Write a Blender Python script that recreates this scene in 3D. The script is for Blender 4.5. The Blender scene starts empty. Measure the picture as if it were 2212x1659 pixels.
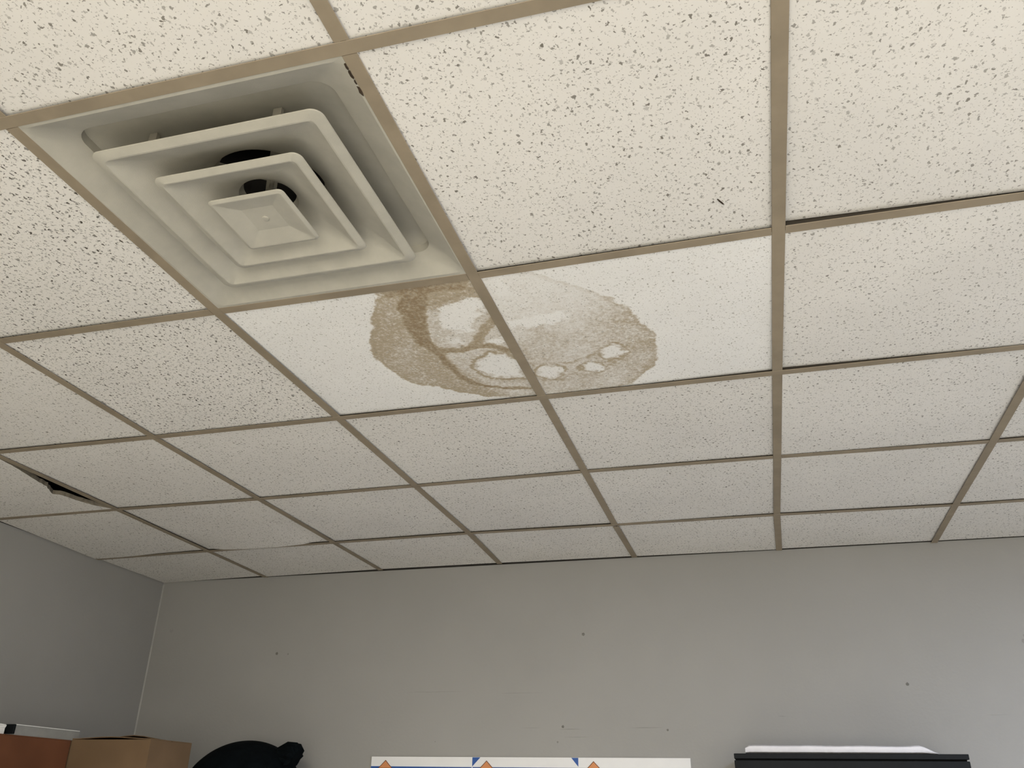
import bpy, bmesh, math, random
import numpy as np
from mathutils import Vector

random.seed(7)
rng = np.random.default_rng(5)
SC = bpy.context.scene
COL = SC.collection

# ------------------------------------------------------------------ camera
H = 2.60            # ceiling height
T = 0.6096          # grid module (24 in)
WY = 2.9418         # back wall
LX = -1.8127        # left wall
RX = 3.40           # right wall (outside the picture)
RY = -2.70          # wall behind the camera
cam = bpy.data.cameras.new('camera')
cam.sensor_fit = 'HORIZONTAL'
cam.sensor_width = 36.0
cam.lens = 1841.14 / 2212.0 * 36.0
cam.clip_start = 0.02
co = bpy.data.objects.new('camera', cam)
COL.objects.link(co)
co.location = (1.1008, -0.7996, H - 0.983)
co.rotation_euler = (2.0273, -0.0169, 0.2707)
SC.camera = co

# ------------------------------------------------------------------ world and exposure
w = bpy.data.worlds.new('world')
SC.world = w
w.use_nodes = True
w.node_tree.nodes['Background'].inputs[0].default_value = (0.75, 0.85, 1.0, 1)
w.node_tree.nodes['Background'].inputs[1].default_value = 0.0
SC.view_settings.view_transform = 'Standard'
SC.view_settings.look = 'None'
SC.view_settings.gamma = 1.0
SC.view_settings.use_curve_mapping = False
SC.view_settings.exposure = 0.0
SC.cycles.use_light_tree = False
SC.cycles.max_bounces = 6
SC.cycles.diffuse_bounces = 5
SC.cycles.glossy_bounces = 2
SC.cycles.caustics_reflective = False
SC.cycles.caustics_refractive = False

# lamps of the room: (cell column, cell row, colour, strength) of the 2x4 troffers
TROFFERS = [(4, 0, (0.63, 0.74, 1.0), 41.5),
            (1, -4, (1.0, 0.935, 0.79), 95.0)]

# daylight windows: wall, span along it, sill and head height, colour, strength
WINDOWS = [('rear', 0.6, 2.8, 0.85, 2.15, (1.0, 0.93, 0.80), 8.5)]

# ------------------------------------------------------------------ helpers
def link(name, me, mat=None, parent=None):
    o = bpy.data.objects.new(name, me)
    COL.objects.link(o)
    if mat is not None:
        for m in (mat if isinstance(mat, (list, tuple)) else [mat]):
            me.materials.append(m)
    if parent is not None:
        o.parent = parent
    return o

def from_bm(name, bm, mat=None, parent=None, smooth=False):
    bmesh.ops.recalc_face_normals(bm, faces=bm.faces)
    me = bpy.data.meshes.new(name)
    bm.to_mesh(me)
    bm.free()
    if smooth:
        for p in me.polygons:
            p.use_smooth = True
    return link(name, me, mat, parent)

def empty(name, loc=(0, 0, 0)):
    o = bpy.data.objects.new(name, None)
    COL.objects.link(o)
    o.location = loc
    o.empty_display_size = 0.1
    return o

def tag(o, label=None, cat=None, group=None, kind=None):
    if label: o['label'] = label
    if cat: o['category'] = cat
    if group: o['group'] = group
    if kind: o['kind'] = kind
    return o

def bm_box(bm, lo, hi, mi=0):
    x0, y0, z0 = lo; x1, y1, z1 = hi
    v = [bm.verts.new(c) for c in ((x0,y0,z0),(x1,y0,z0),(x1,y1,z0),(x0,y1,z0),(x0,y0,z1),(x1,y0,z1),(x1,y1,z1),(x0,y1,z1))]
    for f in ((0,3,2,1),(4,5,6,7),(0,1,5,4),(1,2,6,5),(2,3,7,6),(3,0,4,7)):
        bm.faces.new([v[i] for i in f]).material_index = mi
    return v

def box(name, lo, hi, mat, parent=None, bevel=0.0, seg=2):
    bm = bmesh.new()
    bm_box(bm, lo, hi)
    if bevel:
        bmesh.ops.bevel(bm, geom=bm.edges[:], offset=bevel, segments=seg, affect='EDGES', profile=0.6)
    return from_bm(name, bm, mat, parent)

def at_parent(o, p):
    """parent o (built in world coordinates) to p without moving it"""
    o.parent = p
    o.matrix_parent_inverse.identity()
    o.location = Vector(o.location) - Vector(p.location)
    return o

# ------------------------------------------------------------------ materials
def new_mat(name):
    m = bpy.data.materials.new(name)
    m.use_nodes = True
    nt = m.node_tree
    b = nt.nodes['Principled BSDF']
    return m, nt, b

class NB:
    def __init__(s, nt): s.nt = nt
    def n(s, t, **kw):
        nd = s.nt.nodes.new(t)
        for k, v in kw.items(): setattr(nd, k, v)
        return nd
    def put(s, sock, v):
        if isinstance(v, bpy.types.NodeSocket): s.nt.links.new(v, sock)
        else: sock.default_value = v
    def math(s, op, a, b=0.0, clamp=False):
        nd = s.n('ShaderNodeMath', operation=op, use_clamp=clamp)
        s.put(nd.inputs[0], a); s.put(nd.inputs[1], b)
        return nd.outputs[0]
    def vmath(s, op, a, b=(0, 0, 0)):
        nd = s.n('ShaderNodeVectorMath', operation=op)
        s.put(nd.inputs[0], a); s.put(nd.inputs[1], b)
        return nd.outputs['Value'] if op in ('LENGTH', 'DISTANCE') else nd.outputs[0]
    def scale(s, a, f):
        nd = s.n('ShaderNodeVectorMath', operation='SCALE')
        s.put(nd.inputs[0], a); s.put(nd.inputs['Scale'], f)
        return nd.outputs[0]
    def noise(s, vec, sc, det=2.0, rough=0.5, dim='3D'):
        nd = s.n('ShaderNodeTexNoise', noise_dimensions=dim)
        if vec is not None: s.put(nd.inputs['Vector'], vec)
        nd.inputs['Scale'].default_value = sc
        nd.inputs['Detail'].default_value = det
        nd.inputs['Roughness'].default_value = rough
        return nd
    def mapr(s, v, a, b, c=0.0, d=1.0, smooth=True):
        nd = s.n('ShaderNodeMapRange', interpolation_type='SMOOTHSTEP' if smooth else 'LINEAR')
        for i, x in zip((0, 1, 2, 3, 4), (v, a, b, c, d)): s.put(nd.inputs[i], x)
        return nd.outputs[0]
    def mix(s, f, a, b):
        nd = s.n('ShaderNodeMix', data_type='RGBA')
        s.put(nd.inputs[0], f)
        for sock, v in ((nd.inputs[6], a), (nd.inputs[7], b)):
            if isinstance(v, tuple): v = (*v[:3], 1.0)
            s.put(sock, v)
        return nd.outputs[2]
    def bump(s, h, strength, dist, normal=None):
        nd = s.n('ShaderNodeBump')
        nd.inputs['Strength'].default_value = strength
        nd.inputs['Distance'].default_value = dist
        s.put(nd.inputs['Height'], h)
        return nd.outputs[0]

def plain(name, col, rough=0.6, var=0.08, scale=6.0, bump=0.0, bscale=120.0, metallic=0.0, coord='Object', spec=0.3):
    m, nt, b = new_mat(name)
    k = NB(nt)
    tc = k.n('ShaderNodeTexCoord').outputs[coord]
    nz = k.noise(tc, scale, 4.0, 0.6).outputs[0]
    lo = tuple(c * (1 - var) for c in col); hi = tuple(min(1, c * (1 + var)) for c in col)
    k.put(b.inputs['Base Color'], k.mix(k.mapr(nz, 0.3, 0.7), lo, hi))
    b.inputs['Roughness'].default_value = rough
    b.inputs['Metallic'].default_value = metallic
    b.inputs['Specular IOR Level'].default_value = spec
    if bump:
        k.put(b.inputs['Normal'], k.bump(k.noise(tc, bscale, 3.0).outputs[0], 0.5, bump))
    return m

def tile_mat(name, base, big=1.0, pin=1.0, size=1.0, dark=(0.20, 0.185, 0.15), stain=False, dens=0.55):
    """mineral fibre board: irregular fissures of two directions and fine pinholes"""
    m, nt, b = new_mat(name)
    k = NB(nt)
    tc = k.n('ShaderNodeTexCoord').outputs['Object']
    rnd = k.n('ShaderNodeObjectInfo').outputs['Random']
    off = k.scale((31.7, 17.3, 0.0), k.math('MULTIPLY', rnd, 9.0))
    v0 = k.vmath('ADD', tc, off)
    wob = k.noise(v0, 120.0, 2.5, 0.65, '2D').outputs['Color']
    v = k.vmath('ADD', v0, k.scale(k.vmath('SUBTRACT', wob, (0.5, 0.5, 0.5)), 0.0105))
    masks = []
    def spots(rot, sc, stretch, rmin, rmax, keep, soft, amount):
        mp = k.n('ShaderNodeMapping')
        k.put(mp.inputs['Vector'], v)
        mp.inputs['Rotation'].default_value = (0, 0, rot)
        mp.inputs['Scale'].default_value = (1.0, stretch, 1.0)
        vo = k.n('ShaderNodeTexVoronoi', voronoi_dimensions='2D', feature='F1')
        k.put(vo.inputs['Vector'], mp.outputs[0])
        vo.inputs['Scale'].default_value = sc
        vo.inputs['Randomness'].default_value = 1.0
        se = k.n('ShaderNodeSeparateColor')
        k.put(se.inputs[0], vo.outputs['Color'])
        r = k.mapr(se.outputs[0], 1.0 - keep, 1.0, rmin, rmax, False)
        on = k.math('GREATER_THAN', se.outputs[0], 1.0 - keep)
        d = k.math('SUBTRACT', vo.outputs['Distance'], r)
        mk = k.math('MULTIPLY', k.mapr(d, -soft, soft, 1.0, 0.0), on)
        lv = k.mapr(se.outputs[1], 0.0, 1.0, 0.22, 1.0, False)
        masks.append(k.math('MULTIPLY', k.math('MULTIPLY', mk, lv), amount))
    spots(0.35, 72 / size, 0.62, 0.06, 0.20, dens, 0.022, big)
    spots(-0.9, 60 / size, 1.55, 0.05, 0.19, dens * 0.9, 0.022, big)
    spots(-0.45, 82 / size, 0.66, 0.05, 0.17, dens, 0.02, big * 0.8)
    spots(0.0, 150 / size, 1.0, 0.09, 0.17, 0.65, 0.035, pin * 0.8)
    f = masks[0]
    for q in masks[1:]: f = k.math('MAXIMUM', f, q)
    col = base
    big_n = k.noise(v0, 3.0, 3.0, 0.55).outputs[0]
    c0 = k.mix(k.mapr(big_n, 0.3, 0.7), tuple(x * 0.965 for x in base), tuple(min(1, x * 1.02) for x in base))
    if stain:
        at = k.n('ShaderNodeAttribute', attribute_name='stain').outputs['Fac']
        mot = k.noise(v0, 130.0, 3.0, 0.7).outputs[0]
        mot2 = k.noise(v0, 45.0, 3.0, 0.6).outputs[0]
        mm = k.math('ADD', k.math('MULTIPLY', k.math('SUBTRACT', mot, 0.5), 2.3), k.math('MULTIPLY', k.math('SUBTRACT', mot2, 0.5), 0.9))
        amp = k.math('MULTIPLY', at, k.math('ADD', 1.0, mm))
        amp = k.math('MAXIMUM', amp, 0.0)
        cA = k.mix(k.mapr(amp, 0.0, 0.55), c0, (0.46, 0.390, 0.285))
        c0 = k.mix(k.mapr(amp, 0.5, 1.15), cA, (0.31, 0.235, 0.15))
    k.put(b.inputs['Base Color'], k.mix(f, c0, dark))
    b.inputs['Roughness'].default_value = 0.95
    b.inputs['Specular IOR Level'].default_value = 0.1
    df = k.n('ShaderNodeBsdfDiffuse')
    nt.links.new(b.inputs['Base Color'].links[0].from_socket, df.inputs['Color'])
    nt.links.new(df.outputs[0], nt.nodes['Material Output'].inputs[0])
    nt.nodes.remove(b)
    return m

BASE = (0.800, 0.778, 0.735)
M_TILE = tile_mat('fissured_board', BASE, 0.92, 1.0, 0.90, (0.15, 0.135, 0.11), dens=0.54)
M_TILE_D = tile_mat('fissured_board_dense', BASE, 1.0, 1.0, 0.95, (0.075, 0.066, 0.052), dens=0.95)
M_TILE_L = tile_mat('fissured_board_light', BASE, 0.85, 0.9, 0.90, (0.17, 0.155, 0.13), dens=0.5)
M_STAIN = tile_mat('pinhole_board_stained', (0.88, 0.872, 0.845), 0.8, 0.8, 0.62, (0.30, 0.28, 0.235), True, dens=0.42)
M_CORE = plain('fibre_core', (0.21, 0.185, 0.14), 0.95, 0.2, 60.0, 0.002, 200.0)
M_TEE = plain('aged_tan_tee', (0.300, 0.247, 0.175), 0.55, 0.10, 9.0, 0.0, spec=0.35)
M_WEB = plain('gap_shade_steel', (0.05, 0.042, 0.032), 0.8, 0.2)  # near-black colour stands in for the shade in gaps above the flanges
M_DIFF = plain('dusty_offwhite_metal', (0.440, 0.422, 0.360), 0.6, 0.06, 14.0, 0.0005, 500.0)
M_DUCT = plain('dark_duct_metal', (0.035, 0.033, 0.03), 0.6, 0.2)
M_STRAP = plain('dull_zinc_strap', (0.30, 0.28, 0.23), 0.5, 0.15)
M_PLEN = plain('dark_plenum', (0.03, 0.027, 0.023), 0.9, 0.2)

def wall_mat(name, col):
    m, nt, b = new_mat(name)
    k = NB(nt)
    tc = k.n('ShaderNodeTexCoord').outputs['Object']
    nz = k.noise(tc, 1.6, 3.0, 0.55).outputs[0]
    c = k.mix(k.mapr(nz, 0.3, 0.7), tuple(x * 0.965 for x in col), tuple(x * 1.03 for x in col))
    k.put(b.inputs['Base Color'], c)
    b.inputs['Roughness'].default_value = 0.75
    b.inputs['Specular IOR Level'].default_value = 0.25
    k.put(b.inputs['Normal'], k.bump(k.noise(tc, 90.0, 2.0).outputs[0], 0.2, 0.002))
    return m

WALLC = (0.335, 0.330, 0.314)
zz = lambda z: H + z
SPOTS = [(0.372, WY, zz(-0.322), 0.011, 0.75), (-1.107, WY, zz(-0.367), 0.011, 0.6), (-1.047, WY, zz(-0.371), 0.007, 0.4),
         (0.278, WY, zz(-0.695), 0.009, 0.6), (0.256, WY, zz(-0.754), 0.007, 0.5), (0.711, WY, zz(-0.709), 0.007, 0.6),
         (1.638, WY, zz(-0.547), 0.010, 0.8), (2.076, WY, zz(-0.398), 0.014, 0.5), (2.082, WY, zz(-0.378), 0.009, 0.5),
         (-0.285, WY, zz(-0.753), 0.004, 0.5), (-1.714, WY, zz(-0.241), 0.018, 0.25)]
STREAKS = [(1.162, WY, zz(-0.658), 0.022, 0.007, 0.35), (0.31, WY, zz(-0.705), 0.06, 0.004, 0.25), (0.62, WY, zz(-0.70), 0.10, 0.0035, 0.22),
           (0.36, WY, zz(-0.735), 0.10, 0.0035, 0.25), (0.14, WY, zz(-0.70), 0.05, 0.003, 0.2), (1.92, WY, zz(-0.66), 0.07, 0.003, 0.25),
           (-0.3, WY, zz(-0.55), 0.16, 0.003, 0.2), (0.1, WY, zz(-0.56), 0.12, 0.003, 0.18)]
M_WALL = M_WALLB = wall_mat('grey_paint', WALLC)
M_MARK = [plain('mark_%d' % q, c, 0.8, 0.1) for q, c in enumerate(((0.325, 0.32, 0.305), (0.26, 0.255, 0.24), (0.175, 0.17, 0.155)))]
M_FLOOR = plain('beige_vinyl_floor', (0.46, 0.45, 0.43), 0.45, 0.12, 3.0)
M_CAULK = plain('pale_caulk', (0.365, 0.36, 0.342), 0.6, 0.05)

# ------------------------------------------------------------------ room shell
def slab(name, lo, hi, mat):
    return tag(box(name, lo, hi, mat), kind='structure')
PT = 3.10   # underside of the deck above the hung ceiling
slab('floor', (LX - 0.12, RY - 0.12, -0.12), (RX + 0.12, WY + 0.12, 0.0), M_FLOOR)
wall_back = slab('wall_back', (LX - 0.12, WY, 0.0), (RX + 0.12, WY + 0.12, H + 0.0025), M_WALLB)
box('gap_shade_block', (LX - 0.12, WY, H + 0.0025), (RX + 0.12, WY + 0.12, PT), M_PLEN, wall_back)  # dark colour paints the shadow line where wall meets ceiling
wall_left = slab('wall_left', (LX - 0.12, RY, 0.0), (LX, WY, H + 0.0035), M_WALL)
box('gap_shade_block', (LX - 0.12, RY, H + 0.0035), (LX, WY, PT), M_PLEN, wall_left)  # same painted shadow line along the left wall
slab('wall_right', (RX, RY, 0.0), (RX + 0.12, WY, PT), M_WALL)
slab('wall_rear', (LX - 0.12, RY - 0.12, 0.0), (RX + 0.12, RY, PT), M_WALL)
def mark(name, x, z, rx, rz, mi):
    """small irregular dent or scuff on the back wall"""
    bm = bmesh.new()
    n = 14
    ph = random.uniform(0, 6)
    rim = [bm.verts.new((x + rx * math.cos(2 * math.pi * q / n) * (1 + 0.22 * math.sin(3.1 * q + ph)), WY - 0.0001, z + rz * math.sin(2 * math.pi * q / n) * (1 + 0.22 * math.sin(2.3 * q + ph)))) for q in range(n)]
    c = bm.verts.new((x, WY - 0.0012, z))
    for q in range(n): bm.faces.new((rim[q], rim[(q + 1) % n], c))
    from_bm(name, bm, M_MARK[mi], wall_back)
for (x, y, z, r, a) in SPOTS:
    mark('dent', x, z, r * 0.62, r * 0.62, 2 if a > 0.55 else 1 if a > 0.3 else 0)
for (x, y, z, lx, lz, a) in STREAKS:
    mark('scuff', x, z, lx * 0.8, lz * 0.5, 0)
bm = bmesh.new()
vs = [bm.verts.new(p) for p in ((LX, WY - 0.003, 0), (LX + 0.0025, WY - 0.002, 0), (LX + 0.0065, WY, 0), (LX, WY, 0))]
f = bm.faces.new(vs)
r = bmesh.ops.extrude_face_region(bm, geom=[f])
bmesh.ops.translate(bm, verts=[g for g in r['geom'] if isinstance(g, bmesh.types.BMVert)], vec=(0, 0, H - 0.01))
tag(from_bm('trim_1', bm, M_CAULK), kind='structure')

ceiling = box('ceiling', (LX - 0.12, RY - 0.12, PT), (RX + 0.12, WY + 0.12, PT + 0.12), M_PLEN)
tag(ceiling, kind='structure')

# ------------------------------------------------------------------ hung ceiling grid
NODE = {(0, 0): (.0031, -.0013, 0), (1, 0): (.0005, -.0021, 0), (1, 1): (-.0022, .0067, 0), (2, 1): (-.0007, -.0015, 0), (0, 1): (-.0022, .0037, 0),
        (0, 2): (.0065, 0, -.0031), (1, 2): (-.0009, 0, -.0031), (2, 2): (-.0025, 0, -.0014), (-1, 2): (-.0011, 0, -.0035),
        (-2, 3): (-.0036, 0, .0011), (-1, 3): (.0011, 0, -.0019), (0, 3): (.0047, 0, .0011), (1, 3): (-.0051, 0, .0048), (2, 3): (-.0013, 0, .003),
        (3, 3): (.0023, 0, -.0019), (3, 4): (.0017, 0, -.0029), (2, 4): (-.002, 0, .0024), (-2, 4): (-.0027, 0, -.0006), (-1, 4): (.0029, 0, .0019),
        (0, 4): (.0015, 0, .0058), (1, 4): (-.0047, 0, .0026),
        (-2, 5): (-.0033, 0, -.0007), (-1, 5): (.003, 0, .005), (0, 5): (-.0123, 0, .0044), (1, 5): (.0011, 0, .0022), (2, 5): (.0071, 0, -.0016), (3, 5): (.0046, 0, -.004),
        (-3, 4): (0, 0, -.006), (-3, 5): (0, 0, -.011)}
C0, C1 = -3, 6      # column -3 is the left wall, column 6 the right wall
R0, R1 = -5, 5      # row -5 is the rear wall, row 5 the back wall
def node(i, r):
    x = LX if i == C0 else RX if i == C1 else i * T
    y = WY if r == R1 else RY if r == R0 else r * T
    d = NODE.get((i, r), (0, 0, 0))
    return Vector((x + (d[0] if i not in (C0, C1) else 0), y + (d[1] if r not in (R0, R1) else 0), H + d[2]))

HW = 0.0124         # half width of a tee flange
def tee(name, pts, z0, parent, gap0=0.0, gap1=0.0, lab=None):
    """inverted T bar along a polyline: flange with rolled edge, web and bulb"""
    pts = [Vector(p) for p in pts]
    d0 = (pts[1] - pts[0]).normalized(); d1 = (pts[-1] - pts[-2]).normalized()
    pts[0] = pts[0] + d0 * gap0; pts[-1] = pts[-1] - d1 * gap1
    prof = [(-HW, 0.0007), (-HW + 0.0007, 0.0), (HW - 0.0007, 0.0), (HW, 0.0007), (HW - 0.0005, 0.0013), (0.0009, 0.0013), (0.0009, 0.030),
            (0.003, 0.032), (0.003, 0.038), (-0.003, 0.038), (-0.003, 0.032), (-0.0009, 0.030), (-0.0009, 0.0013), (-HW + 0.0005, 0.0013)]
    bm = bmesh.new(); rings = []
    for n, p in enumerate(pts):
        a = pts[max(n - 1, 0)]; c = pts[min(n + 1, len(pts) - 1)]
        t = (c - a); s = Vector((t.y, -t.x, 0)).normalized()
        rings.append([bm.verts.new(p + s * u + Vector((0, 0, v + z0))) for u, v in prof])
    for A, B in zip(rings, rings[1:]):
        for q in range(len(prof)):
            bm.faces.new((A[q], A[(q + 1) % len(prof)], B[(q + 1) % len(prof)], B[q])).material_index = 1 if 4 <= q <= 12 else 0  # web and flange top get the painted gap shade
    bm.faces.new(rings[0]); bm.faces.new(rings[-1][::-1])
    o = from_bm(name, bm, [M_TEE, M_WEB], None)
    return at_parent(o, parent)

TCELLS = set()
for (ci, ri, colr, st) in TROFFERS:
    TCELLS |= {(ci, ri), (ci, ri + 1)}

for r in range(-4, 5, 2):          # main runners, rows -4 -2 0 2 4
    tee('main_tee', [node(i, r) for i in range(C0, C1 + 1)], 0.0, ceiling, 0.002, 0.002)
spans = [(R0, -4), (-4, -2), (-2, 0), (0, 2), (2, 4), (4, R1)]
for i in range(C0 + 1, C1):        # four-foot cross tees between the runners
    for a, b in spans:
        g0 = HW + 0.0004; g1 = HW + 0.0004
        if b == R1: g1 = 0.004
        if a == R0: g0 = 0.004
        if (i, a) == (1, 4): g0 += 0.010
        if (i, a) == (1, -2): g1 = HW + 0.0006
        tee('cross_tee', [node(i, r) for r in range(a, b + 1)], 0.0003, ceiling, g0, g1)
for r in (-3, -1, 1, 3):       # two-foot cross tees
    for i in range(C0, C1):
        if (i, r) in TCELLS and (i, r - 1) in TCELLS: continue
        g0 = 0.004 if i == C0 else HW + 0.0004
        g1 = 0.004 if i + 1 == C1 else HW + 0.0004
        tee('short_cross_tee', [node(i, r), node(i + 1, r)], 0.0005, ceiling, g0, g1)

# ------------------------------------------------------------------ ceiling tiles
LIFT = {(2, 0): (.003, .003, .004, .013), (1, 0): (.002, .002, .006, .007), (1, 1): (.002, .002, .007, .003), (0, 1): (.003, .002, .005, .006),
        (-1, 0): (.002, .002, .005, .006), (-1, 1): (.003, .004, .004, .004), (0, 2): (.004, .002, .005, .004), (1, 2): (.003, .003, .006, .004),
        (2, 1): (.002, .002, .003, .009), (2, 2): (.002, .006, .005, .003), (1, 3): (.004, .002, .005, .002), (0, 3): (.002, .002, .006, .005),
        (-1, 3): (.003, .002, .006, .005), (2, 3): (.002, .004, .005, .005), (-2, 2): (.003, .003, .004, .005), (-1, 2): (.004, .004, .004, .005),
        (-3, 3): (.003, .002, .006, .001), (-2, 4): (.003, .003, .003, .002)}
DEPTH = 0.015
def quad(i, r):
    return [node(i, r), node(i + 1, r), node(i + 1, r + 1), node(i, r + 1)]
def tile(i, r, mat, n=6, sag=None, name='ceiling_tile'):
    c = quad(i, r)
    cen = (c[0] + c[1] + c[2] + c[3]) / 4
    lf = LIFT.get((i, r)) or tuple(random.uniform(.0025, .0065) for _ in range(4))
    lf = tuple(v * 1.35 for v in lf)
    ins = 0.0045
    wx = ins / (c[1] - c[0]).length; wy = ins / (c[3] - c[0]).length
    wg = 0.010
    u0, u1 = (wg / ins * wx if i == C0 else wx), 1 - (wg / ins * wx if i + 1 == C1 else wx)
    v0, v1 = wy, 1 - (wg / ins * wy if r + 1 == R1 else wy)
    us = [u0 + (u1 - u0) * a / n for a in range(n + 1)]
    vv = [v0 + (v1 - v0) * a / n for a in range(n + 1)]
    if sag:
        vv = sorted(set(vv + [0.90, 0.94, 0.968, 0.976, 0.984]))
    me = bpy.data.meshes.new(name)
    V = []; F = []
    nu, nv = len(us), len(vv)
    amp = random.uniform(-0.001, 0.0015)
    for top in (0, 1):
        for v in vv:
            for u in us:
                p = c[0] * (1 - u) * (1 - v) + c[1] * u * (1 - v) + c[2] * u * v + c[3] * (1 - u) * v
                z = lf[0] * (1 - u) * (1 - v) + lf[1] * u * (1 - v) + lf[2] * u * v + lf[3] * (1 - u) * v
                z -= amp * 16 * u * (1 - u) * v * (1 - v)
                if sag: z += sag(u, v)
                V.append((p.x - cen.x, p.y - cen.y, p.z + z + (DEPTH if top else 0) - cen.z))
    ix = lambda t, b, a: t * nu * nv + b * nu + a
    for b in range(nv - 1):
        for a in range(nu - 1):
            F.append((ix(0, b, a), ix(0, b + 1, a), ix(0, b + 1, a + 1), ix(0, b, a + 1)))
            F.append((ix(1, b, a), ix(1, b, a + 1), ix(1, b + 1, a + 1), ix(1, b + 1, a)))
    nface = len(F)
    for a in range(nu - 1):
        F.append((ix(0, 0, a), ix(0, 0, a + 1), ix(1, 0, a + 1), ix(1, 0, a)))
        F.append((ix(0, nv - 1, a + 1), ix(0, nv - 1, a), ix(1, nv - 1, a), ix(1, nv - 1, a + 1)))
    for b in range(nv - 1):
        F.append((ix(0, b + 1, 0), ix(0, b, 0), ix(1, b, 0), ix(1, b + 1, 0)))
        F.append((ix(0, b, nu - 1), ix(0, b + 1, nu - 1), ix(1, b + 1, nu - 1), ix(1, b, nu - 1)))
    me.from_pydata(V, [], F)
    for q in range(nface, len(F)): me.polygons[q].material_index = 1
    o = link(name, me, [mat, M_CORE])
    o.location = cen
    at_parent(o, ceiling)
    return o, cen

def sag_a(u, v):
    s = max(0.0, math.sin(math.pi * min(1, max(0, (u - 0.06) / 0.80)))) ** 0.4
    g = 0.0 if v < 0.2 else ((v - 0.2) / 0.74) ** 1.6 if v < 0.94 else 1.0 if v <= 0.969 else 0.55 if v < 0.977 else 0.0
    return -0.0165 * s * min(g, 1)
def sag_b(u, v):
    s = max(0.0, math.sin(math.pi * min(1, max(0, (u + 0.1) / 0.75)))) ** 0.6
    g = 0.0 if v < 0.2 else ((v - 0.2) / 0.74) ** 1.6 if v < 0.94 else 1.0 if v <= 0.969 else 0.55 if v < 0.977 else 0.0
    return -0.0065 * s * min(g, 1)

# water stain: outlines in ceiling coordinates (metres)
OUT = [(0.3891, 0.6037), (0.3752, 0.6353), (0.3694, 0.6569), (0.3466, 0.6917), (0.3217, 0.7349), (0.3064, 0.7826), (0.2758, 0.829), (0.2604, 0.8818), (0.2553, 0.9313), (0.2646, 0.9685), (0.2708, 1.0151), (0.2863, 1.0514), (0.308, 1.0852), (0.3447, 1.1037), (0.3786, 1.1314), (0.4195, 1.166), (0.4716, 1.1956), (0.5136, 1.2016), (0.531, 1.2333), (0.6027, 1.2607), (0.8231, 1.2139), (0.8449, 1.2048), (0.8689, 1.1779), (0.8967, 1.1483), (0.921, 1.1102), (0.9371, 1.0551), (0.9436, 1.0162), (0.9429, 0.9616), (0.9276, 0.9132), (0.9128, 0.8665), (0.8953, 0.8208), (0.8741, 0.7822), (0.8546, 0.7578), (0.8206, 0.7238), (0.7906, 0.6914), (0.758, 0.6589), (0.7231, 0.6264), (0.6283, 0.6086), (0.5286, 0.6016)]
BAND = [(0.4767, 0.6193), (0.4496, 0.6702), (0.4285, 0.7189), (0.4142, 0.7794), (0.4044, 0.8449), (0.4069, 0.9012), (0.4189, 0.9455), (0.4205, 1.0107), (0.4305, 1.0675), (0.4546, 1.1109), (0.4977, 1.1376), (0.544, 1.1545), (0.5958, 1.167)]
BANDW = [.075, .062, .058, .050, .040, .026, .020, .022, .020, .017, .014, .010, .007]
TOPBAND = [(0.4076, 0.6402), (0.4635, 0.6349), (0.5142, 0.6412), (0.5696, 0.6425)]
ARC2 = [(0.4767, 0.7036), (0.5078, 0.6979), (0.5396, 0.6893), (0.5695, 0.674), (0.5969, 0.6649)]
MID = [(0.4032, 0.9003), (0.4322, 0.9196), (0.4753, 0.922), (0.5192, 0.9084), (0.5543, 0.921), (0.5951, 0.9553)]
MID2 = [(0.5973, 0.8028), (0.5663, 0.8316), (0.5368, 0.8774), (0.5144, 0.9113)]
WHITE = [([(0.4763, 0.7446), (0.5012, 0.7164), (0.5333, 0.7075), (0.5766, 0.6952), (0.5924, 0.7123), (0.5894, 0.745), (0.5672, 0.7812), (0.5415, 0.8035), (0.5339, 0.8385), (0.5105, 0.8403), (0.4871, 0.8195), (0.4709, 0.8007)], .85),
         ([(0.4909, 0.9971), (0.5159, 0.9691), (0.5441, 0.9551), (0.5713, 0.9701), (0.5896, 1.004), (0.5914, 1.0566), (0.5862, 1.0913), (0.5528, 1.0924), (0.5177, 1.0702), (0.4894, 1.0408)], .92),
         ([(0.5585, 0.8944), (0.5914, 0.8869), (0.5979, 0.904), (0.5865, 0.917), (0.5577, 0.9099)], .95),
         ([(0.6262, 0.8172), (0.6769, 0.8048), (0.7282, 0.8), (0.7658, 0.8058), (0.7683, 0.8273), (0.7325, 0.8434), (0.6829, 0.8529), (0.6299, 0.8436)], .95),
         ([(0.8002, 1.0217), (0.8167, 0.9932), (0.8409, 0.9831), (0.8605, 0.9999), (0.8624, 1.0246), (0.8452, 1.0493), (0.8181, 1.0511)], .9),
         ([(0.7471, 1.0767), (0.7661, 1.0597), (0.7915, 1.0701), (0.799, 1.0937), (0.7763, 1.1102), (0.7505, 1.0995)], .9),
         ([(0.6334, 1.0667), (0.6622, 1.0474), (0.6895, 1.0671), (0.6848, 1.1061), (0.6528, 1.1212), (0.6299, 1.0973)], .85),
         ([(0.4481, 0.8752), (0.4749, 0.8545), (0.4939, 0.8668), (0.4902, 0.8894), (0.4671, 0.8997)], .6),
         ([(0.6331, 0.6368), (0.6671, 0.6362), (0.6603, 0.6839), (0.64, 0.7307), (0.6293, 0.6953)], .6)]
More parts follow.
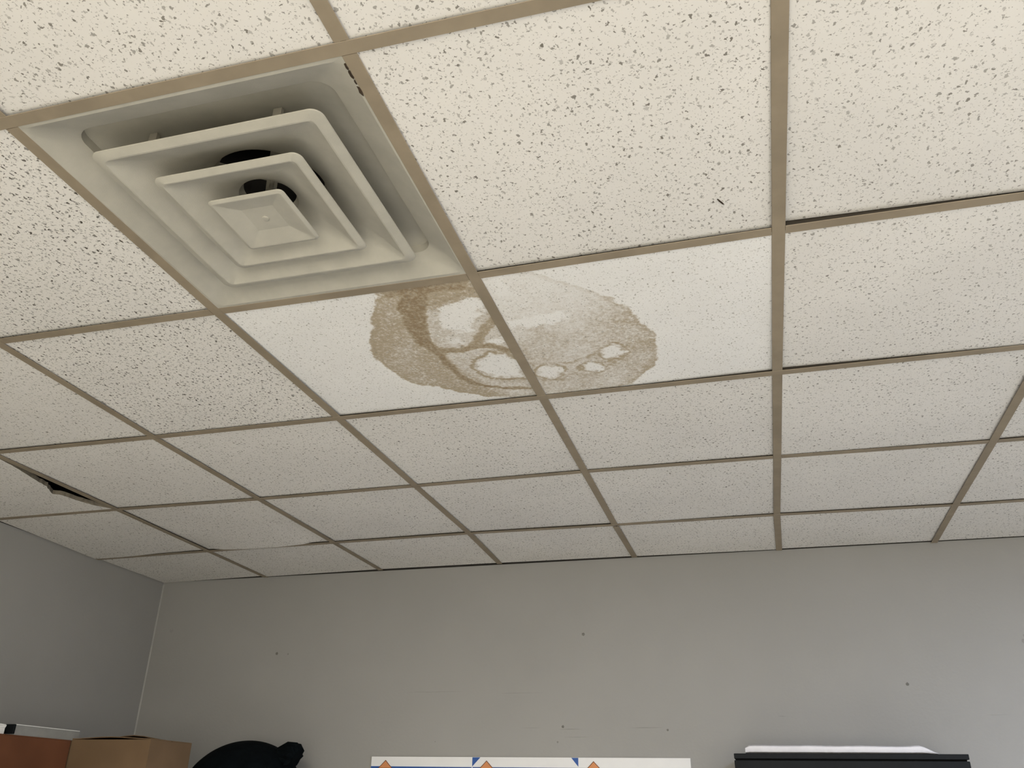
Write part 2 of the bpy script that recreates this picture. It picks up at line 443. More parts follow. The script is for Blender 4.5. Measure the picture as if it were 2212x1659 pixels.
RINGS = [([(0.6266, 1.0301), (0.6754, 1.0419), (0.7259, 1.0456), (0.776, 1.0282), (0.8045, 0.9982)], .008, .27),
         ([(0.8389, 1.0646), (0.8125, 1.0839), (0.7801, 1.1200), (0.7433, 1.1257), (0.7106, 1.1088), (0.6771, 1.1324), (0.6344, 1.1221)], .007, .27),
         ([(0.4743, 1.0105), (0.4985, 0.9733), (0.5415, 0.9504), (0.582, 0.9603), (0.5955, 0.9969)], .006, .4),
         ([(0.4743, 1.0105), (0.4777, 1.0515), (0.5048, 1.0855), (0.5492, 1.1055), (0.5894, 1.1105)], .006, .4)]

def vnoise(x, y, s, seed):
    g = np.random.default_rng(seed).random((64, 64))
    a = x * s; b = y * s
    i = np.floor(a).astype(int); j = np.floor(b).astype(int)
    u = a - i; v = b - j
    u = u * u * (3 - 2 * u); v = v * v * (3 - 2 * v)
    G = lambda p, q: g[p % 64, q % 64]
    return (G(i, j) * (1 - u) + G(i + 1, j) * u) * (1 - v) + (G(i, j + 1) * (1 - u) + G(i + 1, j + 1) * u) * v - 0.5

def inside(P, x, y):
    c = np.zeros(x.shape, bool)
    n = len(P)
    for k in range(n):
        (x0, y0), (x1, y1) = P[k], P[(k + 1) % n]
        if y0 == y1: continue
        t = ((y0 > y) != (y1 > y)) & (x < (x1 - x0) * (y - y0) / (y1 - y0) + x0)
        c ^= t
    return c
def dline(P, x, y, W=None, closed=False):
    """distance to a polyline (minus its local half width)"""
    best = np.full(x.shape, 9.0)
    n = len(P)
    for k in range(n if closed else n - 1):
        ax, ay = P[k]; bx, by = P[(k + 1) % n]
        dx, dy = bx - ax, by - ay
        t = np.clip(((x - ax) * dx + (y - ay) * dy) / (dx * dx + dy * dy), 0, 1)
        d = np.hypot(x - ax - t * dx, y - ay - t * dy)
        if W: d = d - (W[k] * (1 - t) + W[k + 1] * t) * 0.5
        best = np.minimum(best, d)
    return best
sm = lambda a, b, v: (lambda t: t * t * (3 - 2 * t))(np.clip((v - a) / (b - a), 0, 1))
def sdf(P, x, y):
    d = dline(P, x, y, None, True)
    return np.where(inside(P, x, y), -d, d)

def stain_field(x, y):
    xs = x + 0.011 * vnoise(x, y, 48, 1) + 0.006 * vnoise(x, y, 170, 2)
    ys = y + 0.011 * vnoise(x, y, 48, 3) + 0.006 * vnoise(x, y, 170, 4)
    sd = sdf(OUT, xs, ys)
    body = sm(0.004, -0.004, sd) if False else 1 - sm(-0.004, 0.004, sd)
    left = x < T
    fill_l = 0.42 + 0.16 * vnoise(x, y, 18, 9)
    fill_r = (0.10 + 0.17 * sm(0.70, 0.95, y)) * (1 + 0.5 * vnoise(x, y, 16, 10)) + 0.10 * sm(0.75, 0.92, x)
    s = body * np.where(left, fill_l, fill_r)
    s += body * 0.10 * (1 - sm(0.0, 0.02, -sd))
    inner = left & (dline(BAND, xs, ys) > 0.0)
    # lighter interior behind the dark tide band
    side = sm(0.43, 0.47, xs + 0.04 * np.sin(ys * 9))
    s = np.where(left, s * (1 - 0.35 * side * sm(0.70, 0.75, ys)), s)
    for poly, a in WHITE:
        d = sdf(poly, xs, ys) + 0.020 * vnoise(x, y, 75, 21) + 0.012 * vnoise(x, y, 170, 22)
        s = s * (1 - a * (1 - sm(-0.009, 0.007, d)))
    lb = np.where(left, 1.0, 0.0)
    b = 1 - sm(-0.006, 0.008, dline(BAND, xs, ys, BANDW))
    s = np.maximum(s, body * lb * b * 0.92)
    s = np.maximum(s, body * lb * 0.80 * (1 - sm(0.012, 0.030, dline(TOPBAND, xs, ys))))
    s = np.maximum(s, body * lb * 0.62 * (1 - sm(0.003, 0.012, dline(ARC2, xs, ys))))
    s = np.maximum(s, body * lb * 0.75 * (1 - sm(0.007, 0.020, dline(MID, xs, ys))))
    s = np.maximum(s, body * lb * 0.62 * (1 - sm(0.006, 0.022, dline(MID2, xs, ys))))
    for poly, a in WHITE[4:7]:
        d = sdf(poly, xs, ys) + 0.008 * vnoise(x, y, 75, 21)
        s = np.maximum(s, body * (0.50 + 0.3 * vnoise(x, y, 40, 33)) * sm(0.000, 0.007, d) * (1 - sm(0.009, 0.017, d)))
    for poly, wd, a in RINGS:
        s = np.maximum(s, body * 1.45 * a * (1 + 0.5 * vnoise(x, y, 40, 31)) * (1 - sm(0.002, wd + 0.004, dline(poly, xs, ys))))
    return np.clip(s, 0, 1.2)

def add_stain(o, cen):
    me = o.data
    n = len(me.vertices)
    co_ = np.empty(n * 3); me.vertices.foreach_get('co', co_)
    co_ = co_.reshape(-1, 3)
    at = me.attributes.new('stain', 'FLOAT', 'POINT')
    at.data.foreach_set('value', stain_field(co_[:, 0] + cen.x, co_[:, 1] + cen.y).astype(np.float32))

SKIP = {(0, 0), (-3, 2)} | TCELLS
for r in range(R0, R1):
    for i in range(C0, C1):
        if (i, r) in SKIP: continue
        if (i, r) in ((0, 1), (1, 1)):
            o, cen = tile(i, r, M_STAIN, 230)
            add_stain(o, cen)
            o['label'] = 'ceiling tile with the darker half of the brown water stain' if i == 0 else 'ceiling tile with the paler half of the brown water stain'
            continue
        mat = M_TILE
        if (i, r) in ((-1, 0), (-1, 1), (-1, -1)): mat = M_TILE_D
        elif (i, r) in ((2, 0), (2, 1), (1, -1), (2, -1), (2, 2), (2, 3)): mat = M_TILE_L
        sg = sag_a if (i, r) == (-2, 3) else sag_b if (i, r) == (-3, 3) else None
        tile(i, r, mat, 14 if sg else 6, sg)

# the broken tile by the left wall: its right edge is snapped off, leaving a black gap
BRK = [(-1.233, 1.2119), (-1.2382, 1.2743), (-1.2525, 1.3689), (-1.2816, 1.4958), (-1.2906, 1.539), (-1.3322, 1.613), (-1.3093, 1.6289), (-1.2971, 1.6861), (-1.2749, 1.7586), (-1.2408, 1.8067), (-1.2256, 1.8219)]
bm = bmesh.new()
edge = []
for k, (a, b) in enumerate(zip(BRK, BRK[1:])):
    for q in range(5):
        t = q / 5
        j = random.uniform(-0.0022, 0.0022) if 0 < k < 9 else 0
        edge.append((a[0] * (1 - t) + b[0] * t + j, a[1] * (1 - t) + b[1] * t))
edge.append(BRK[-1])
poly = [(LX + 0.005, 2 * T + 0.004)] + [(x, max(2 * T + 0.004, min(3 * T - 0.004, y))) for x, y in edge] + [(LX + 0.005, 3 * T - 0.004)]
bx, by = -1.52, 2.5 * T
lo = [bm.verts.new((x - bx, y - by, 0.002)) for x, y in poly]
up = [bm.verts.new((x - bx + (random.uniform(-.001, .004) if 0 < n < len(poly) - 1 else 0), y - by, 0.002 + DEPTH)) for n, (x, y) in enumerate(poly)]
bm.faces.new(lo[::-1]); bm.faces.new(up)
for k in range(len(poly)):
    q = (k + 1) % len(poly)
    bm.faces.new((lo[k], lo[q], up[q], up[k])).material_index = 1
bmesh.ops.triangulate(bm, faces=[f for f in bm.faces if len(f.verts) > 4])
o = from_bm('ceiling_tile', bm, [M_TILE, M_CORE])
o.location = (bx, by, H)
at_parent(o, ceiling)
o['label'] = 'ceiling tile with a broken edge and black gap'

# ------------------------------------------------------------------ troffer lamps (behind and right of the camera)
M_TBODY = plain('white_enamel', (0.78, 0.77, 0.74), 0.4, 0.03)
for n, (ci, ri, colr, st) in enumerate(TROFFERS):
    lm, nt, b = new_mat('lit_lens_%d' % n)
    e = nt.nodes.new('ShaderNodeEmission')
    e.inputs[0].default_value = (*colr, 1); e.inputs[1].default_value = st
    nt.links.new(e.outputs[0], nt.nodes['Material Output'].inputs[0])
    x0, y0 = ci * T + 0.006, ri * T + 0.006
    x1, y1 = (ci + 1) * T - 0.006, (ri + 2) * T - 0.006
    t = tag(empty('troffer_light', ((x0 + x1) / 2, (y0 + y1) / 2, H)),
            ['long ceiling light nearest the back wall', 'long ceiling light behind the camera over the middle of the room', 'long ceiling light behind the camera by the right wall'][n], 'ceiling light', 'recessed ceiling lights')
    hx, hy = (x1 - x0) / 2, (y1 - y0) / 2
    bm = bmesh.new()
    bm_box(bm, (-hx, -hy, 0.03), (hx, hy, 0.09))
    for lo_, hi_ in (((-hx, -hy, 0.002), (-hx + 0.03, hy, 0.03)), ((hx - 0.03, -hy, 0.002), (hx, hy, 0.03)), ((-hx + 0.03, -hy, 0.002), (hx - 0.03, -hy + 0.03, 0.03)), ((-hx + 0.03, hy - 0.03, 0.002), (hx - 0.03, hy, 0.03))):
        bm_box(bm, lo_, hi_)
    from_bm('housing', bm, M_TBODY, t)
    bm = bmesh.new()
    bm.faces.new([bm.verts.new(p) for p in ((-hx + .031, -hy + .031, .006), (-hx + .031, hy - .031, .006), (hx - .031, hy - .031, .006), (hx - .031, -hy + .031, .006))])
    from_bm('lens', bm, lm, t)

# ------------------------------------------------------------------ daylight windows (behind the camera)
M_FRAME = plain('white_window_frame', (0.70, 0.70, 0.68), 0.4, 0.03)
for n, (axis, a0, a1, z0, z1, colr, st) in enumerate(WINDOWS):
    lm, nt, b = new_mat('daylit_pane_%d' % n)
    e = nt.nodes.new('ShaderNodeEmission')
    e.inputs[0].default_value = (*colr, 1); e.inputs[1].default_value = st
    nt.links.new(e.outputs[0], nt.nodes['Material Output'].inputs[0])
    W = lambda a, d, z: (a, RY + d, z) if axis == 'rear' else (RX - d, a, z)
    def bar(bm, p0, p1, q0, q1, d):
        A, B = W(p0, 0.0, q0), W(p1, d, q1)
        bm_box(bm, tuple(min(x, y) for x, y in zip(A, B)), tuple(max(x, y) for x, y in zip(A, B)))
    wo = tag(empty('window_%d' % (n + 1), W((a0 + a1) / 2, 0.0, z0)), kind='structure')
    bm = bmesh.new()
    for p0, p1, q0, q1 in ((a0 - .06, a0, z0 - .06, z1 + .06), (a1, a1 + .06, z0 - .06, z1 + .06), (a0, a1, z1, z1 + .06), (a0, a1, z0 - .06, z0), ((a0 + a1) / 2 - .02, (a0 + a1) / 2 + .02, z0, z1)):
        bar(bm, p0, p1, q0, q1, 0.04)
    at_parent(from_bm('window_frame', bm, M_FRAME), wo)
    for p0, p1 in ((a0, (a0 + a1) / 2 - .02), ((a0 + a1) / 2 + .02, a1)):
        bm = bmesh.new()
        vs = [bm.verts.new(W(*q)) for q in ((p0, 0.015, z0), (p1, 0.015, z0), (p1, 0.015, z1), (p0, 0.015, z1))]
        bm.faces.new(vs if axis == 'rear' else vs)
        at_parent(from_bm('pane', bm, lm), wo)

# ------------------------------------------------------------------ square step-down diffuser
DC = Vector((T / 2, T / 2 + 0.001, H))
diff = tag(empty('air_diffuser', DC), 'dusty square ceiling air vent with three nested cones', 'air vent')
SIDE, ARC = 12, 8
NP = 4 * (SIDE + ARC)
def rsq(h, rad, z, round_=0.0):
    """loop of a rounded square of half width h; round_ 1 gives a circle of radius h"""
    out = []
    q = h - rad
    for k in range(4):
        ca, sa = ((1, 0), (0, 1), (-1, 0), (0, -1))[k]
        loc = []
        for n in range(SIDE):                       # straight side, facing +x before turning
            t = -1 + 2 * n / SIDE
            loc.append((h, q * t, math.radians(36) * t))
        for n in range(ARC):                        # rounded corner after it
            t = n / ARC
            an = math.pi / 2 * t
            loc.append((q + rad * math.cos(an), q + rad * math.sin(an), math.radians(36 + 18 * t)))
        for x, y, an in loc:
            cx, cy = h * math.cos(an), h * math.sin(an)
            x, y = x * (1 - round_) + cx * round_, y * (1 - round_) + cy * round_
            out.append((x * ca - y * sa, x * sa + y * ca, z))
    return out
def loft(name, loops, mat, parent, cap=False, smooth=True, sharp=35):
    bm = bmesh.new()
    R = [[bm.verts.new(p) for p in lp] for lp in loops]
    for A, B in zip(R, R[1:]):
        for k in range(NP):
            bm.faces.new((A[k], A[(k + 1) % NP], B[(k + 1) % NP], B[k]))
    if cap: bm.faces.new(R[-1])
    o = from_bm(name, bm, mat, parent, smooth)
    if smooth: o.data.set_sharp_from_angle(angle=math.radians(sharp))
    return o
FH = T / 2 - 0.0065
loft('frame', [rsq(FH, 0.003, 0.010), rsq(FH, 0.003, 0.0012), rsq(FH - 0.0095, 0.004, 0.0006), rsq(FH - 0.013, 0.020, 0.0022), rsq(0.268, 0.030, 0.0135), rsq(0.243, 0.034, 0.0250), rsq(0.2385, 0.034, 0.0285), rsq(0.2375, 0.034, 0.0450),
               rsq(0.205, 0.045, 0.0520), rsq(0.168, 0.07, 0.0630, 0.35), rsq(0.140, 0.1, 0.0760, 1.0), rsq(0.130, 0.1, 0.0900, 1.0), rsq(0.133, 0.1, 0.0900, 1.0),
               rsq(0.172, 0.07, 0.0640, 0.35), rsq(0.241, 0.05, 0.0480), rsq(0.250, 0.04, 0.0270), rsq(FH - 0.004, 0.004, 0.0070), rsq(FH - 0.002, 0.003, 0.010), rsq(FH, 0.003, 0.010)], M_DIFF, diff, sharp=22)
# outer and middle cone, each a square lip lofted to a round opening
loft('outer_cone', [rsq(0.098, 0.09, 0.0660, 1.0), rsq(0.110, 0.09, 0.0480, 1.0), rsq(0.150, 0.05, 0.0215, 0.25), rsq(0.196, 0.025, -0.003), rsq(0.2155, 0.02, -0.0040), rsq(0.2172, 0.021, -0.0058), rsq(0.2165, 0.021, -0.0078),
                    rsq(0.2015, 0.014, -0.0128), rsq(0.1985, 0.013, -0.0126), rsq(0.176, 0.018, 0.0025), rsq(0.150, 0.036, 0.0185, 0.10), rsq(0.124, 0.06, 0.0330, 0.55), rsq(0.107, 0.09, 0.0465, 1.0), rsq(0.0995, 0.09, 0.0645, 1.0), rsq(0.098, 0.09, 0.0660, 1.0)], M_DIFF, diff, sharp=22)
loft('middle_cone', [rsq(0.0485, 0.045, 0.0410, 1.0), rsq(0.056, 0.045, 0.0260, 1.0), rsq(0.095, 0.04, 0.0045, 0.25), rsq(0.126, 0.02, -0.0130), rsq(0.1415, 0.016, -0.0140), rsq(0.1432, 0.017, -0.0158), rsq(0.1425, 0.017, -0.0178),
                     rsq(0.1310, 0.011, -0.0222), rsq(0.1285, 0.010, -0.0220), rsq(0.112, 0.014, -0.0105), rsq(0.092, 0.028, 0.0020, 0.10), rsq(0.070, 0.04, 0.0135, 0.55), rsq(0.0545, 0.045, 0.0240, 1.0), rsq(0.0498, 0.045, 0.0395, 1.0), rsq(0.0485, 0.045, 0.0410, 1.0)], M_DIFF, diff, sharp=22)
cp = loft('centre_plate', [rsq(0.030, 0.003, -0.0185), rsq(0.066, 0.008, -0.0265), rsq(0.0740, 0.010, -0.0255), rsq(0.0756, 0.011, -0.0272), rsq(0.0750, 0.011, -0.0288), rsq(0.0690, 0.006, -0.0312), rsq(0.0665, 0.004, -0.0310),
                           rsq(0.0325, 0.002, -0.0222), rsq(0.0315, 0.002, -0.0220), rsq(0.004, 0.002, -0.0220)], M_DIFF, diff, cap=True, sharp=8)
bm = bmesh.new()
bmesh.ops.create_cone(bm, cap_ends=True, segments=24, radius1=0.0062, radius2=0.0068, depth=0.0022)
bmesh.ops.bevel(bm, geom=[e for e in bm.edges if abs(e.verts[0].co.z + 0.0011) < 1e-5 and abs(e.verts[1].co.z + 0.0011) < 1e-5], offset=0.0006, segments=2, affect='EDGES')
so = from_bm('screw_cap', bm, M_DIFF, cp); so.location = (0, 0, -0.0230)
bm = bmesh.new()   # round duct collar, open below
for A in ((0.160, 0.082, 0.158, 0.36), ):
    bmesh.ops.create_cone(bm, cap_ends=False, segments=48, radius1=0.131, radius2=0.131, depth=0.28)
    bmesh.ops.create_circle(bm, cap_ends=True, segments=48, radius=0.131)
    for v in bm.verts:
        if abs(v.co.z) < 1e-6: v.co.z = 0.139
o = from_bm('duct_collar', bm, M_DUCT, diff); o.location = (0, 0, 0.22)
for sx, sy in ((-0.130, -0.172), (0.112, -0.172), (-0.130, 0.172), (0.112, 0.172)):
    box('hanger_clip', (sx - 0.008, sy - 0.004, 0.012), (sx + 0.008, sy + 0.004, 0.056), M_STRAP, diff, 0.001)
for a in (0.6, -0.97):
    o = box('support_strap', (-0.128, -0.010, 0.0), (0.128, 0.010, 0.0015), M_STRAP, diff)
    o.location = (0, 0, 0.068 + (0.003 if a > 0 else 0)); o.rotation_euler = (0, 0, a)
bm = bmesh.new()
bmesh.ops.create_cone(bm, cap_ends=True, segments=12, radius1=0.004, radius2=0.004, depth=0.090)
o = from_bm('centre_rod', bm, M_STRAP, diff); o.location = (0, 0, 0.0255)

# chipped paint along the vent's edge and small damage on nearby tiles
M_RUST = plain('dark_rust', (0.045, 0.03, 0.018), 0.8, 0.3, 60.0)
def blot(name, pts, z, mat, parent):
    bm = bmesh.new()
    base = Vector(parent.location)
    lo = [bm.verts.new(Vector((x, y, H + z)) - base) for x, y in pts]
    up = [bm.verts.new(Vector((x, y, H + z + 0.0012)) - base) for x, y in pts]
    bm.faces.new(lo); bm.faces.new(up)
    for q in range(len(pts)):
        bm.faces.new((lo[q], lo[(q + 1) % len(pts)], up[(q + 1) % len(pts)], up[q]))
    return from_bm(name, bm, mat, parent)
def chip(cx, cy, lx, ly, n=9):
    ph = random.uniform(0, 6)
    return [(cx + lx * math.cos(2 * math.pi * q / n) * (1 + .3 * math.sin(2.7 * q + ph)), cy + ly * math.sin(2 * math.pi * q / n) * (1 + .2 * math.sin(1.9 * q + ph))) for q in range(n)]
xe = T - 0.0124 - 0.0010
for cy, ly, lx in ((0.030, 0.007, 0.0018), (0.046, 0.009, 0.0024), (0.080, 0.010, 0.0026), (0.062, 0.005, 0.0012)):
    blot('paint_chip', chip(xe, cy, lx, ly), -0.0004, M_RUST, diff)
blot('gouge', [(1.1115, 0.4905), (1.1135, 0.4915), (1.1205, 0.5030), (1.1235, 0.5100), (1.1200, 0.5075), (1.1140, 0.4975)], 0.0055, M_RUST, ceiling)

# ------------------------------------------------------------------ wall poster
M_PW = plain('poster_white', (0.80, 0.80, 0.80), 0.5, 0.02)
M_PB = plain('poster_blue', (0.035, 0.10, 0.33), 0.5, 0.03)
M_PO = plain('poster_orange', (0.66, 0.27, 0.11), 0.5, 0.04)
M_PK = plain('poster_brown_line', (0.16, 0.06, 0.03), 0.5, 0.05)
py = WY - 0.001
post = tag(empty('wall_poster', (0.1115, WY, H - 1.45)), 'wide white and blue poster with orange diamonds on the back wall', 'poster')
def pprint(name, pts, mat, y0, th, par=post):
    """flat printed shape on the poster: polygon in (x, z) of the wall"""
    bm = bmesh.new()
    a = [bm.verts.new((x - 0.1115, y0 - WY, z + 1.45)) for x, z in pts]
    f = bm.faces.new(a)
    g = bmesh.ops.extrude_face_region(bm, geom=[f])
    bmesh.ops.translate(bm, verts=[v for v in g['geom'] if isinstance(v, bmesh.types.BMVert)], vec=(0, -th, 0))
    return from_bm(name, bm, mat, par)
pprint('sheet', [(-0.571, -1.45), (0.794, -1.45), (0.794, -0.8135), (-0.571, -0.8135)], M_PW, py, 0.008)
ys = WY - 0.0091
pprint('blue_panel', [(-0.571, -1.44), (-0.113, -1.44), (-0.113, -0.8525), (-0.571, -0.8515)], M_PB, ys, 0.0006)
pprint('blue_panel', [(-0.109, -1.44), (0.343, -1.44), (0.343, -0.852), (-0.109, -0.852)], M_PB, ys, 0.0006)
pprint('blue_panel', [(0.347, -1.44), (0.794, -1.44), (0.794, -0.852), (0.347, -0.852)], M_PB, ys, 0.0006)
pprint('blue_corner', [(-0.111, -0.8145), (-0.076, -0.8145), (-0.111, -0.850)], M_PB, ys, 0.0006)
pprint('blue_corner', [(0.343, -0.8145), (0.343, -0.848), (0.314, -0.8145)], M_PB, ys, 0.0006)
for cx in (-0.504, -0.048, 0.406):
    hd = 0.085
    zc = -0.8265 - hd
    dm = pprint('orange_diamond', [(cx, zc + hd), (cx + hd, zc), (cx, zc - hd), (cx - hd, zc)], M_PO, ys - 0.0008, 0.0006)
    t_ = 0.0035
    for q in range(4):
        a = [(cx, zc + hd), (cx + hd, zc), (cx, zc - hd), (cx - hd, zc)][q]
        b = [(cx, zc + hd), (cx + hd, zc), (cx, zc - hd), (cx - hd, zc)][(q + 1) % 4]
        kf = (hd - t_) / hd
        ai = (cx + (a[0] - cx) * kf, zc + (a[1] - zc) * kf); bi = (cx + (b[0] - cx) * kf, zc + (b[1] - zc) * kf)
        pprint('outline', [a, b, bi, ai], M_PK, ys - 0.0016, 0.0004, dm)
    pprint('outline', [(cx - 0.024, zc + hd - 0.031), (cx + 0.024, zc + hd - 0.031), (cx + 0.026, zc + hd - 0.034), (cx - 0.026, zc + hd - 0.034)], M_PK, ys - 0.0016, 0.0004, dm)

# ------------------------------------------------------------------ black cabinet and the white package on it
M_BLK = plain('black_laminate', (0.0045, 0.0058, 0.0072), 0.6, 0.15, 20.0, spec=0.15)
M_BLK2 = plain('black_metal', (0.004, 0.0045, 0.005), 0.6, 0.1, spec=0.1)
CX0, CX1, CY0, CY1, CZ = 0.979, 1.721, 2.50, 2.925, H - 0.817
cab = tag(empty('tall_cabinet', ((CX0 + CX1) / 2, (CY0 + CY1) / 2, 0)), 'black cabinet with a grooved top edge against the back wall', 'cabinet')
hx, hy = (CX1 - CX0) / 2, (CY1 - CY0) / 2
box('top_panel', (-hx, -hy, CZ - 0.0165), (hx, hy, CZ), M_BLK, cab, 0.002)
box('body', (-hx + 0.004, -hy + 0.022, 0.0), (hx - 0.004, hy, CZ - 0.0166), M_BLK2, cab, 0.001)
d = box('door', (-hx, -hy, 0.06), (hx, -hy + 0.0215, CZ - 0.0215), M_BLK, cab, 0.002)
box('handle', (hx - 0.05, -hy - 0.022, 0.95), (hx - 0.04, -hy - 0.0005, 1.08), M_BLK2, d, 0.003)

M_PKG = plain('white_wrap', (0.66, 0.65, 0.67), 0.55, 0.04, 25.0, 0.003, 30.0)
bm = bmesh.new()
nx, na = 44, 20
rings = []
for a in range(nx + 1):
    t = a / nx
    x = 1.018 + t * (1.640 - 1.018)
    hgt = 0.031 * (1 - 0.12 * t)
    if t < 0.03: hgt *= 0.72 + 0.28 * (t / 0.03) ** 0.5
    if t > 0.925: hgt *= max(0.06, 1.0 - ((t - 0.925) / 0.075) ** 1.1)
    elif t > 0.88: hgt *= 1.07
    hgt += 0.0006 * math.sin(t * 23) + random.uniform(-.0005, .0005)
    dep = 0.13
    rg = []
    for q in range(na):
        an = 2 * math.pi * q / na
        yy = math.copysign(abs(math.cos(an)) ** 0.35, math.cos(an)) * dep
        zq = math.copysign(abs(math.sin(an)) ** 0.45, math.sin(an))
        rg.append(bm.verts.new((x - 1.33, yy, hgt * (zq * 0.5 + 0.5))))
    rings.append(rg)
for A, B in zip(rings, rings[1:]):
    for q in range(na): bm.faces.new((A[q], A[(q + 1) % na], B[(q + 1) % na], B[q]))
bm.faces.new(rings[0]); bm.faces.new(rings[-1])
o = from_bm('wrapped_package', bm, M_PKG, None, True)
o.data.set_sharp_from_angle(angle=math.radians(50))
o.location = (1.33, 2.655, CZ)
tag(o, 'flat white wrapped package lying on top of the black cabinet', 'package')

# ------------------------------------------------------------------ shelving, boxes and bag in the left corner
SH = H - 1.10       # shelf top
M_STEEL = plain('grey_steel', (0.28, 0.28, 0.27), 0.5, 0.08, metallic=0.3)
def shelving(lo, hi, label):
    cx, cy = (lo[0] + hi[0]) / 2, (lo[1] + hi[1]) / 2
    t = tag(empty('steel_shelving', (cx, cy, 0)), label, 'shelving', 'shelving in the corner')
    a, b = (hi[0] - lo[0]) / 2, (hi[1] - lo[1]) / 2
    for sx in (-1, 1):
        for sy in (-1, 1):
            x, y = sx * (a - 0.02), sy * (b - 0.02)
            box('post', (x - 0.018, y - 0.018, 0), (x + 0.018, y + 0.018, SH - 0.03), M_STEEL, t, 0.002)
    for z in (0.12, 0.58, 1.04, SH):
        box('shelf', (-a, -b, z - 0.03), (a, b, z - (0.0 if z == SH else 0.002)), M_STEEL, t, 0.002)
    return t
shelving((LX + 0.01, 1.15), (-1.05, 2.38), 'grey steel shelving along the left wall under the cardboard boxes')
shelving((-1.35, 2.42), (-0.55, 2.93), 'grey steel shelving along the back wall under the black bag')

def card(name, col):
    m, nt, b = new_mat(name)
    k = NB(nt)
    tc = k.n('ShaderNodeTexCoord').outputs['Object']
    mp = k.n('ShaderNodeMapping'); k.put(mp.inputs['Vector'], tc); mp.inputs['Scale'].default_value = (1, 1, 1)
    nz = k.noise(mp.outputs[0], 5.0, 3.0, 0.5).outputs[0]
    k.put(b.inputs['Base Color'], k.mix(k.mapr(nz, 0.3, 0.7), tuple(c * 0.88 for c in col), tuple(c * 1.1 for c in col)))
    b.inputs['Roughness'].default_value = 0.85
    b.inputs['Specular IOR Level'].default_value = 0.15
    return m
M_TAN = card('tan_cardboard', (0.165, 0.108, 0.062))
M_RED = card('redbrown_cardboard', (0.135, 0.054, 0.026))
M_TAPE = plain('dark_seam', (0.05, 0.035, 0.025), 0.8)
M_WHITE = plain('white_card', (0.72, 0.72, 0.70), 0.6, 0.05, 30.0)
M_ALU = plain('dull_silver', (0.29, 0.29, 0.275), 0.5, 0.06, 30.0, metallic=0.2)
TOPZ = H - 0.800
def carton(name, lo, hi, mat, label, gap=0.004, lift=(0.004, 0.010)):
    """open cardboard carton: four walls, a bottom and loosely folded top flaps"""
    cx, cy, z0 = (lo[0] + hi[0]) / 2, (lo[1] + hi[1]) / 2, lo[2]
    t = tag(empty(name, (cx, cy, z0)), label, 'box', 'cardboard boxes on the shelving')
    a, b, h = (hi[0] - lo[0]) / 2, (hi[1] - lo[1]) / 2, hi[2] - z0
    th = 0.004
    bm = bmesh.new()
    for l_, h_ in (((-a, -b, 0), (a, -b + th, h)), ((-a, b - th, 0), (a, b, h)), ((-a, -b + th, 0), (-a + th, b - th, h)), ((a - th, -b + th, 0), (a, b - th, h)), ((-a + th, -b + th, 0), (a - th, b - th, th))):
        bm_box(bm, l_, h_)
    from_bm('body', bm, mat, t)
    for s in (-1, 1):
        bm = bmesh.new()
        n = 8
        V = {}
        for q in range(n + 1):
            for e in range(2):
                x = -a + 2 * a * q / n
                y = s * b if e == 0 else s * 0.004
                bow = (lift[0] if s < 0 else lift[1]) * (math.sin(math.pi * q / n) ** 2) * (1.0 if e == 0 else 1.6)
                for u in (0, 1):
                    V[q, e, u] = bm.verts.new((x, y, h + 0.0005 + bow + u * 0.003))
        for q in range(n):
            bm.faces.new((V[q,0,0], V[q+1,0,0], V[q+1,1,0], V[q,1,0]))
            bm.faces.new((V[q,0,1], V[q,1,1], V[q+1,1,1], V[q+1,0,1]))
            for e in (0, 1):
                bm.faces.new((V[q,e,0], V[q,e,1], V[q+1,e,1], V[q+1,e,0]))
        for q in (0, n):
            bm.faces.new((V[q,0,0], V[q,1,0], V[q,1,1], V[q,0,1]))
        from_bm('flap', bm, mat, t)
    return t
carton('cardboard_box', (-1.422, 2.084, SH), (-1.068, 2.335, TOPZ + 0.001), M_TAN, 'tan cardboard box in the corner beside the black bag', lift=(0.007, 0.013))
carton('cardboard_box', (-1.79, 1.45, SH), (-1.405, 2.072, TOPZ - 0.006), M_RED, 'red-brown cardboard box by the left wall with a silver tray on it', lift=(0.0, 0.0))
tr = tag(empty('metal_tray', (-1.50, 1.955, TOPZ - 0.002)), 'dull silver metal tray lying on the red-brown box', 'tray')
bm = bmesh.new()
for l_, h_ in (((-0.09, -0.155, 0), (0.09, 0.155, 0.0025)), ((0.0875, -0.155, 0.0025), (0.09, 0.155, 0.032)), ((-0.09, -0.155, 0.0025), (-0.0875, 0.155, 0.032)), ((-0.0875, 0.1525, 0.0025), (0.0875, 0.155, 0.032))):
    bm_box(bm, l_, h_)
from_bm('body', bm, M_ALU, tr)
box('rim', (0.086, -0.155, 0.0321), (0.0925, 0.155, 0.0345), M_WHITE, tr)
box('end_cap', (-0.087, -0.164, 0.003), (0.092, -0.1551, 0.034), M_BLK, tr, 0.002)
bm = bmesh.new()
bm_box(bm, (-0.11, -0.17, 0), (0.10, 0.135, 0.034))
bmesh.ops.subdivide_edges(bm, edges=bm.edges[:], cuts=6, use_grid_fill=True)
for v in bm.verts:
    if v.co.z > 0.02: v.co += Vector((random.uniform(-.002, .002), random.uniform(-.003, .003), random.uniform(-.004, .002)))
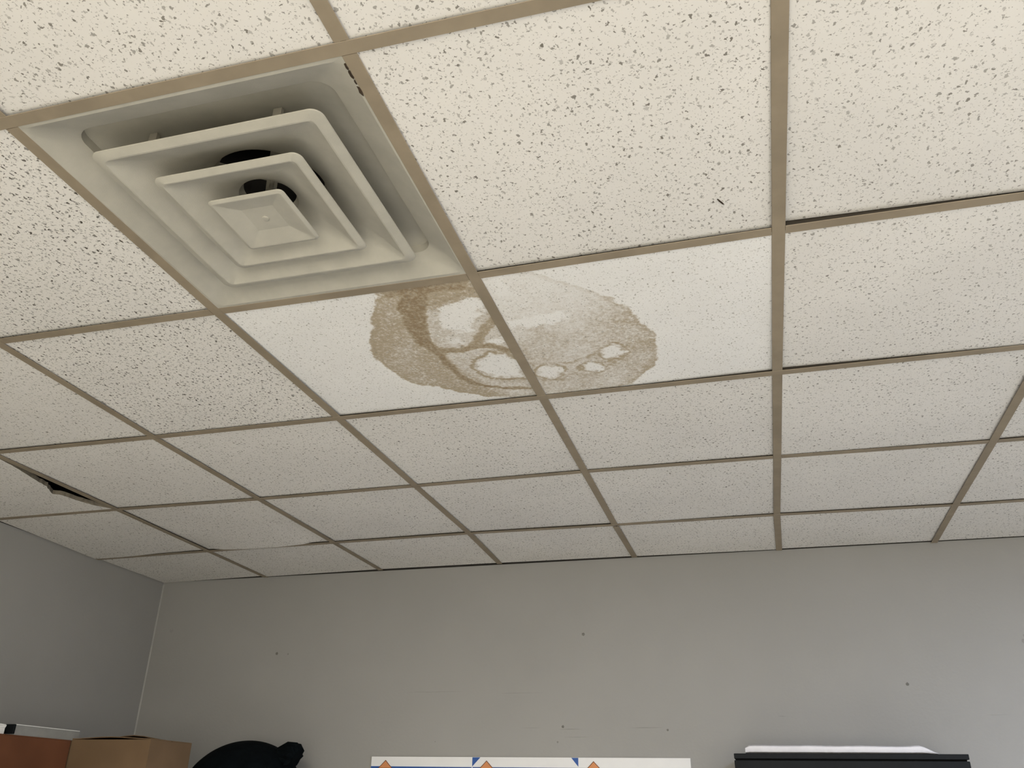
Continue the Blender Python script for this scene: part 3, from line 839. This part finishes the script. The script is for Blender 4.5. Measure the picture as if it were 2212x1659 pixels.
o = from_bm('paper_bundle', bm, M_WHITE); o.location = (-1.52, 1.63, TOPZ - 0.002)
tag(o, 'white paper bundle on the red-brown box at the left picture edge', 'paper')

# black bag: a slumped dome with a gathered, knotted neck
M_BAG = plain('black_cloth', (0.0025, 0.004, 0.005), 0.9, 0.2, 20.0, 0.003, 60.0, spec=0.05)
bag = tag(empty('black_bag', (-1.00, 2.64, SH)), 'slumped black bag with a gathered neck beside the tan box', 'bag')
bm = bmesh.new()
bmesh.ops.create_icosphere(bm, subdivisions=5, radius=1.0)
for v in bm.verts:
    p = v.co.copy()
    an = math.atan2(p.y, p.x)
    fold = 1 + (0.02 * math.sin(an * 7 + p.z * 4) + 0.012 * math.sin(an * 13 - p.z * 7)) * (1 - abs(p.z)) + 0.01 * math.sin(p.x * 4)
    wz = 0.185 if p.z < 0 else 0.182
    v.co = Vector((p.x * 0.235 * fold, p.y * 0.21 * fold, max(-0.148, p.z * wz * fold) + 0.15))
from_bm('sack', bm, M_BAG, bag, True)
bm = bmesh.new()
n = 20; rings = []
path = [(0.10, 0.0, 0.235, 0.062), (0.135, -0.005, 0.252, 0.045), (0.165, -0.01, 0.268, 0.040), (0.195, -0.012, 0.276, 0.046), (0.218, -0.012, 0.270, 0.055), (0.232, -0.012, 0.262, 0.040)]
for q, (x, y, z, rr) in enumerate(path):
    a = path[max(q - 1, 0)]; c = path[min(q + 1, len(path) - 1)]
    tdir = Vector((c[0] - a[0], c[1] - a[1], c[2] - a[2])).normalized()
    s1 = Vector((0, 1, 0)); s2 = tdir.cross(s1).normalized()
    rings.append([bm.verts.new(Vector((x, y, z)) + (s1 * math.cos(2 * math.pi * k / n) + s2 * math.sin(2 * math.pi * k / n)) * rr * (1 + 0.16 * math.sin(k * 2.9 + q))) for k in range(n)])
for A, B in zip(rings, rings[1:]):
    for k in range(n): bm.faces.new((A[k], A[(k + 1) % n], B[(k + 1) % n], B[k]))
bm.faces.new(rings[0]); bm.faces.new(rings[-1])
from_bm('neck', bm, M_BAG, bag)
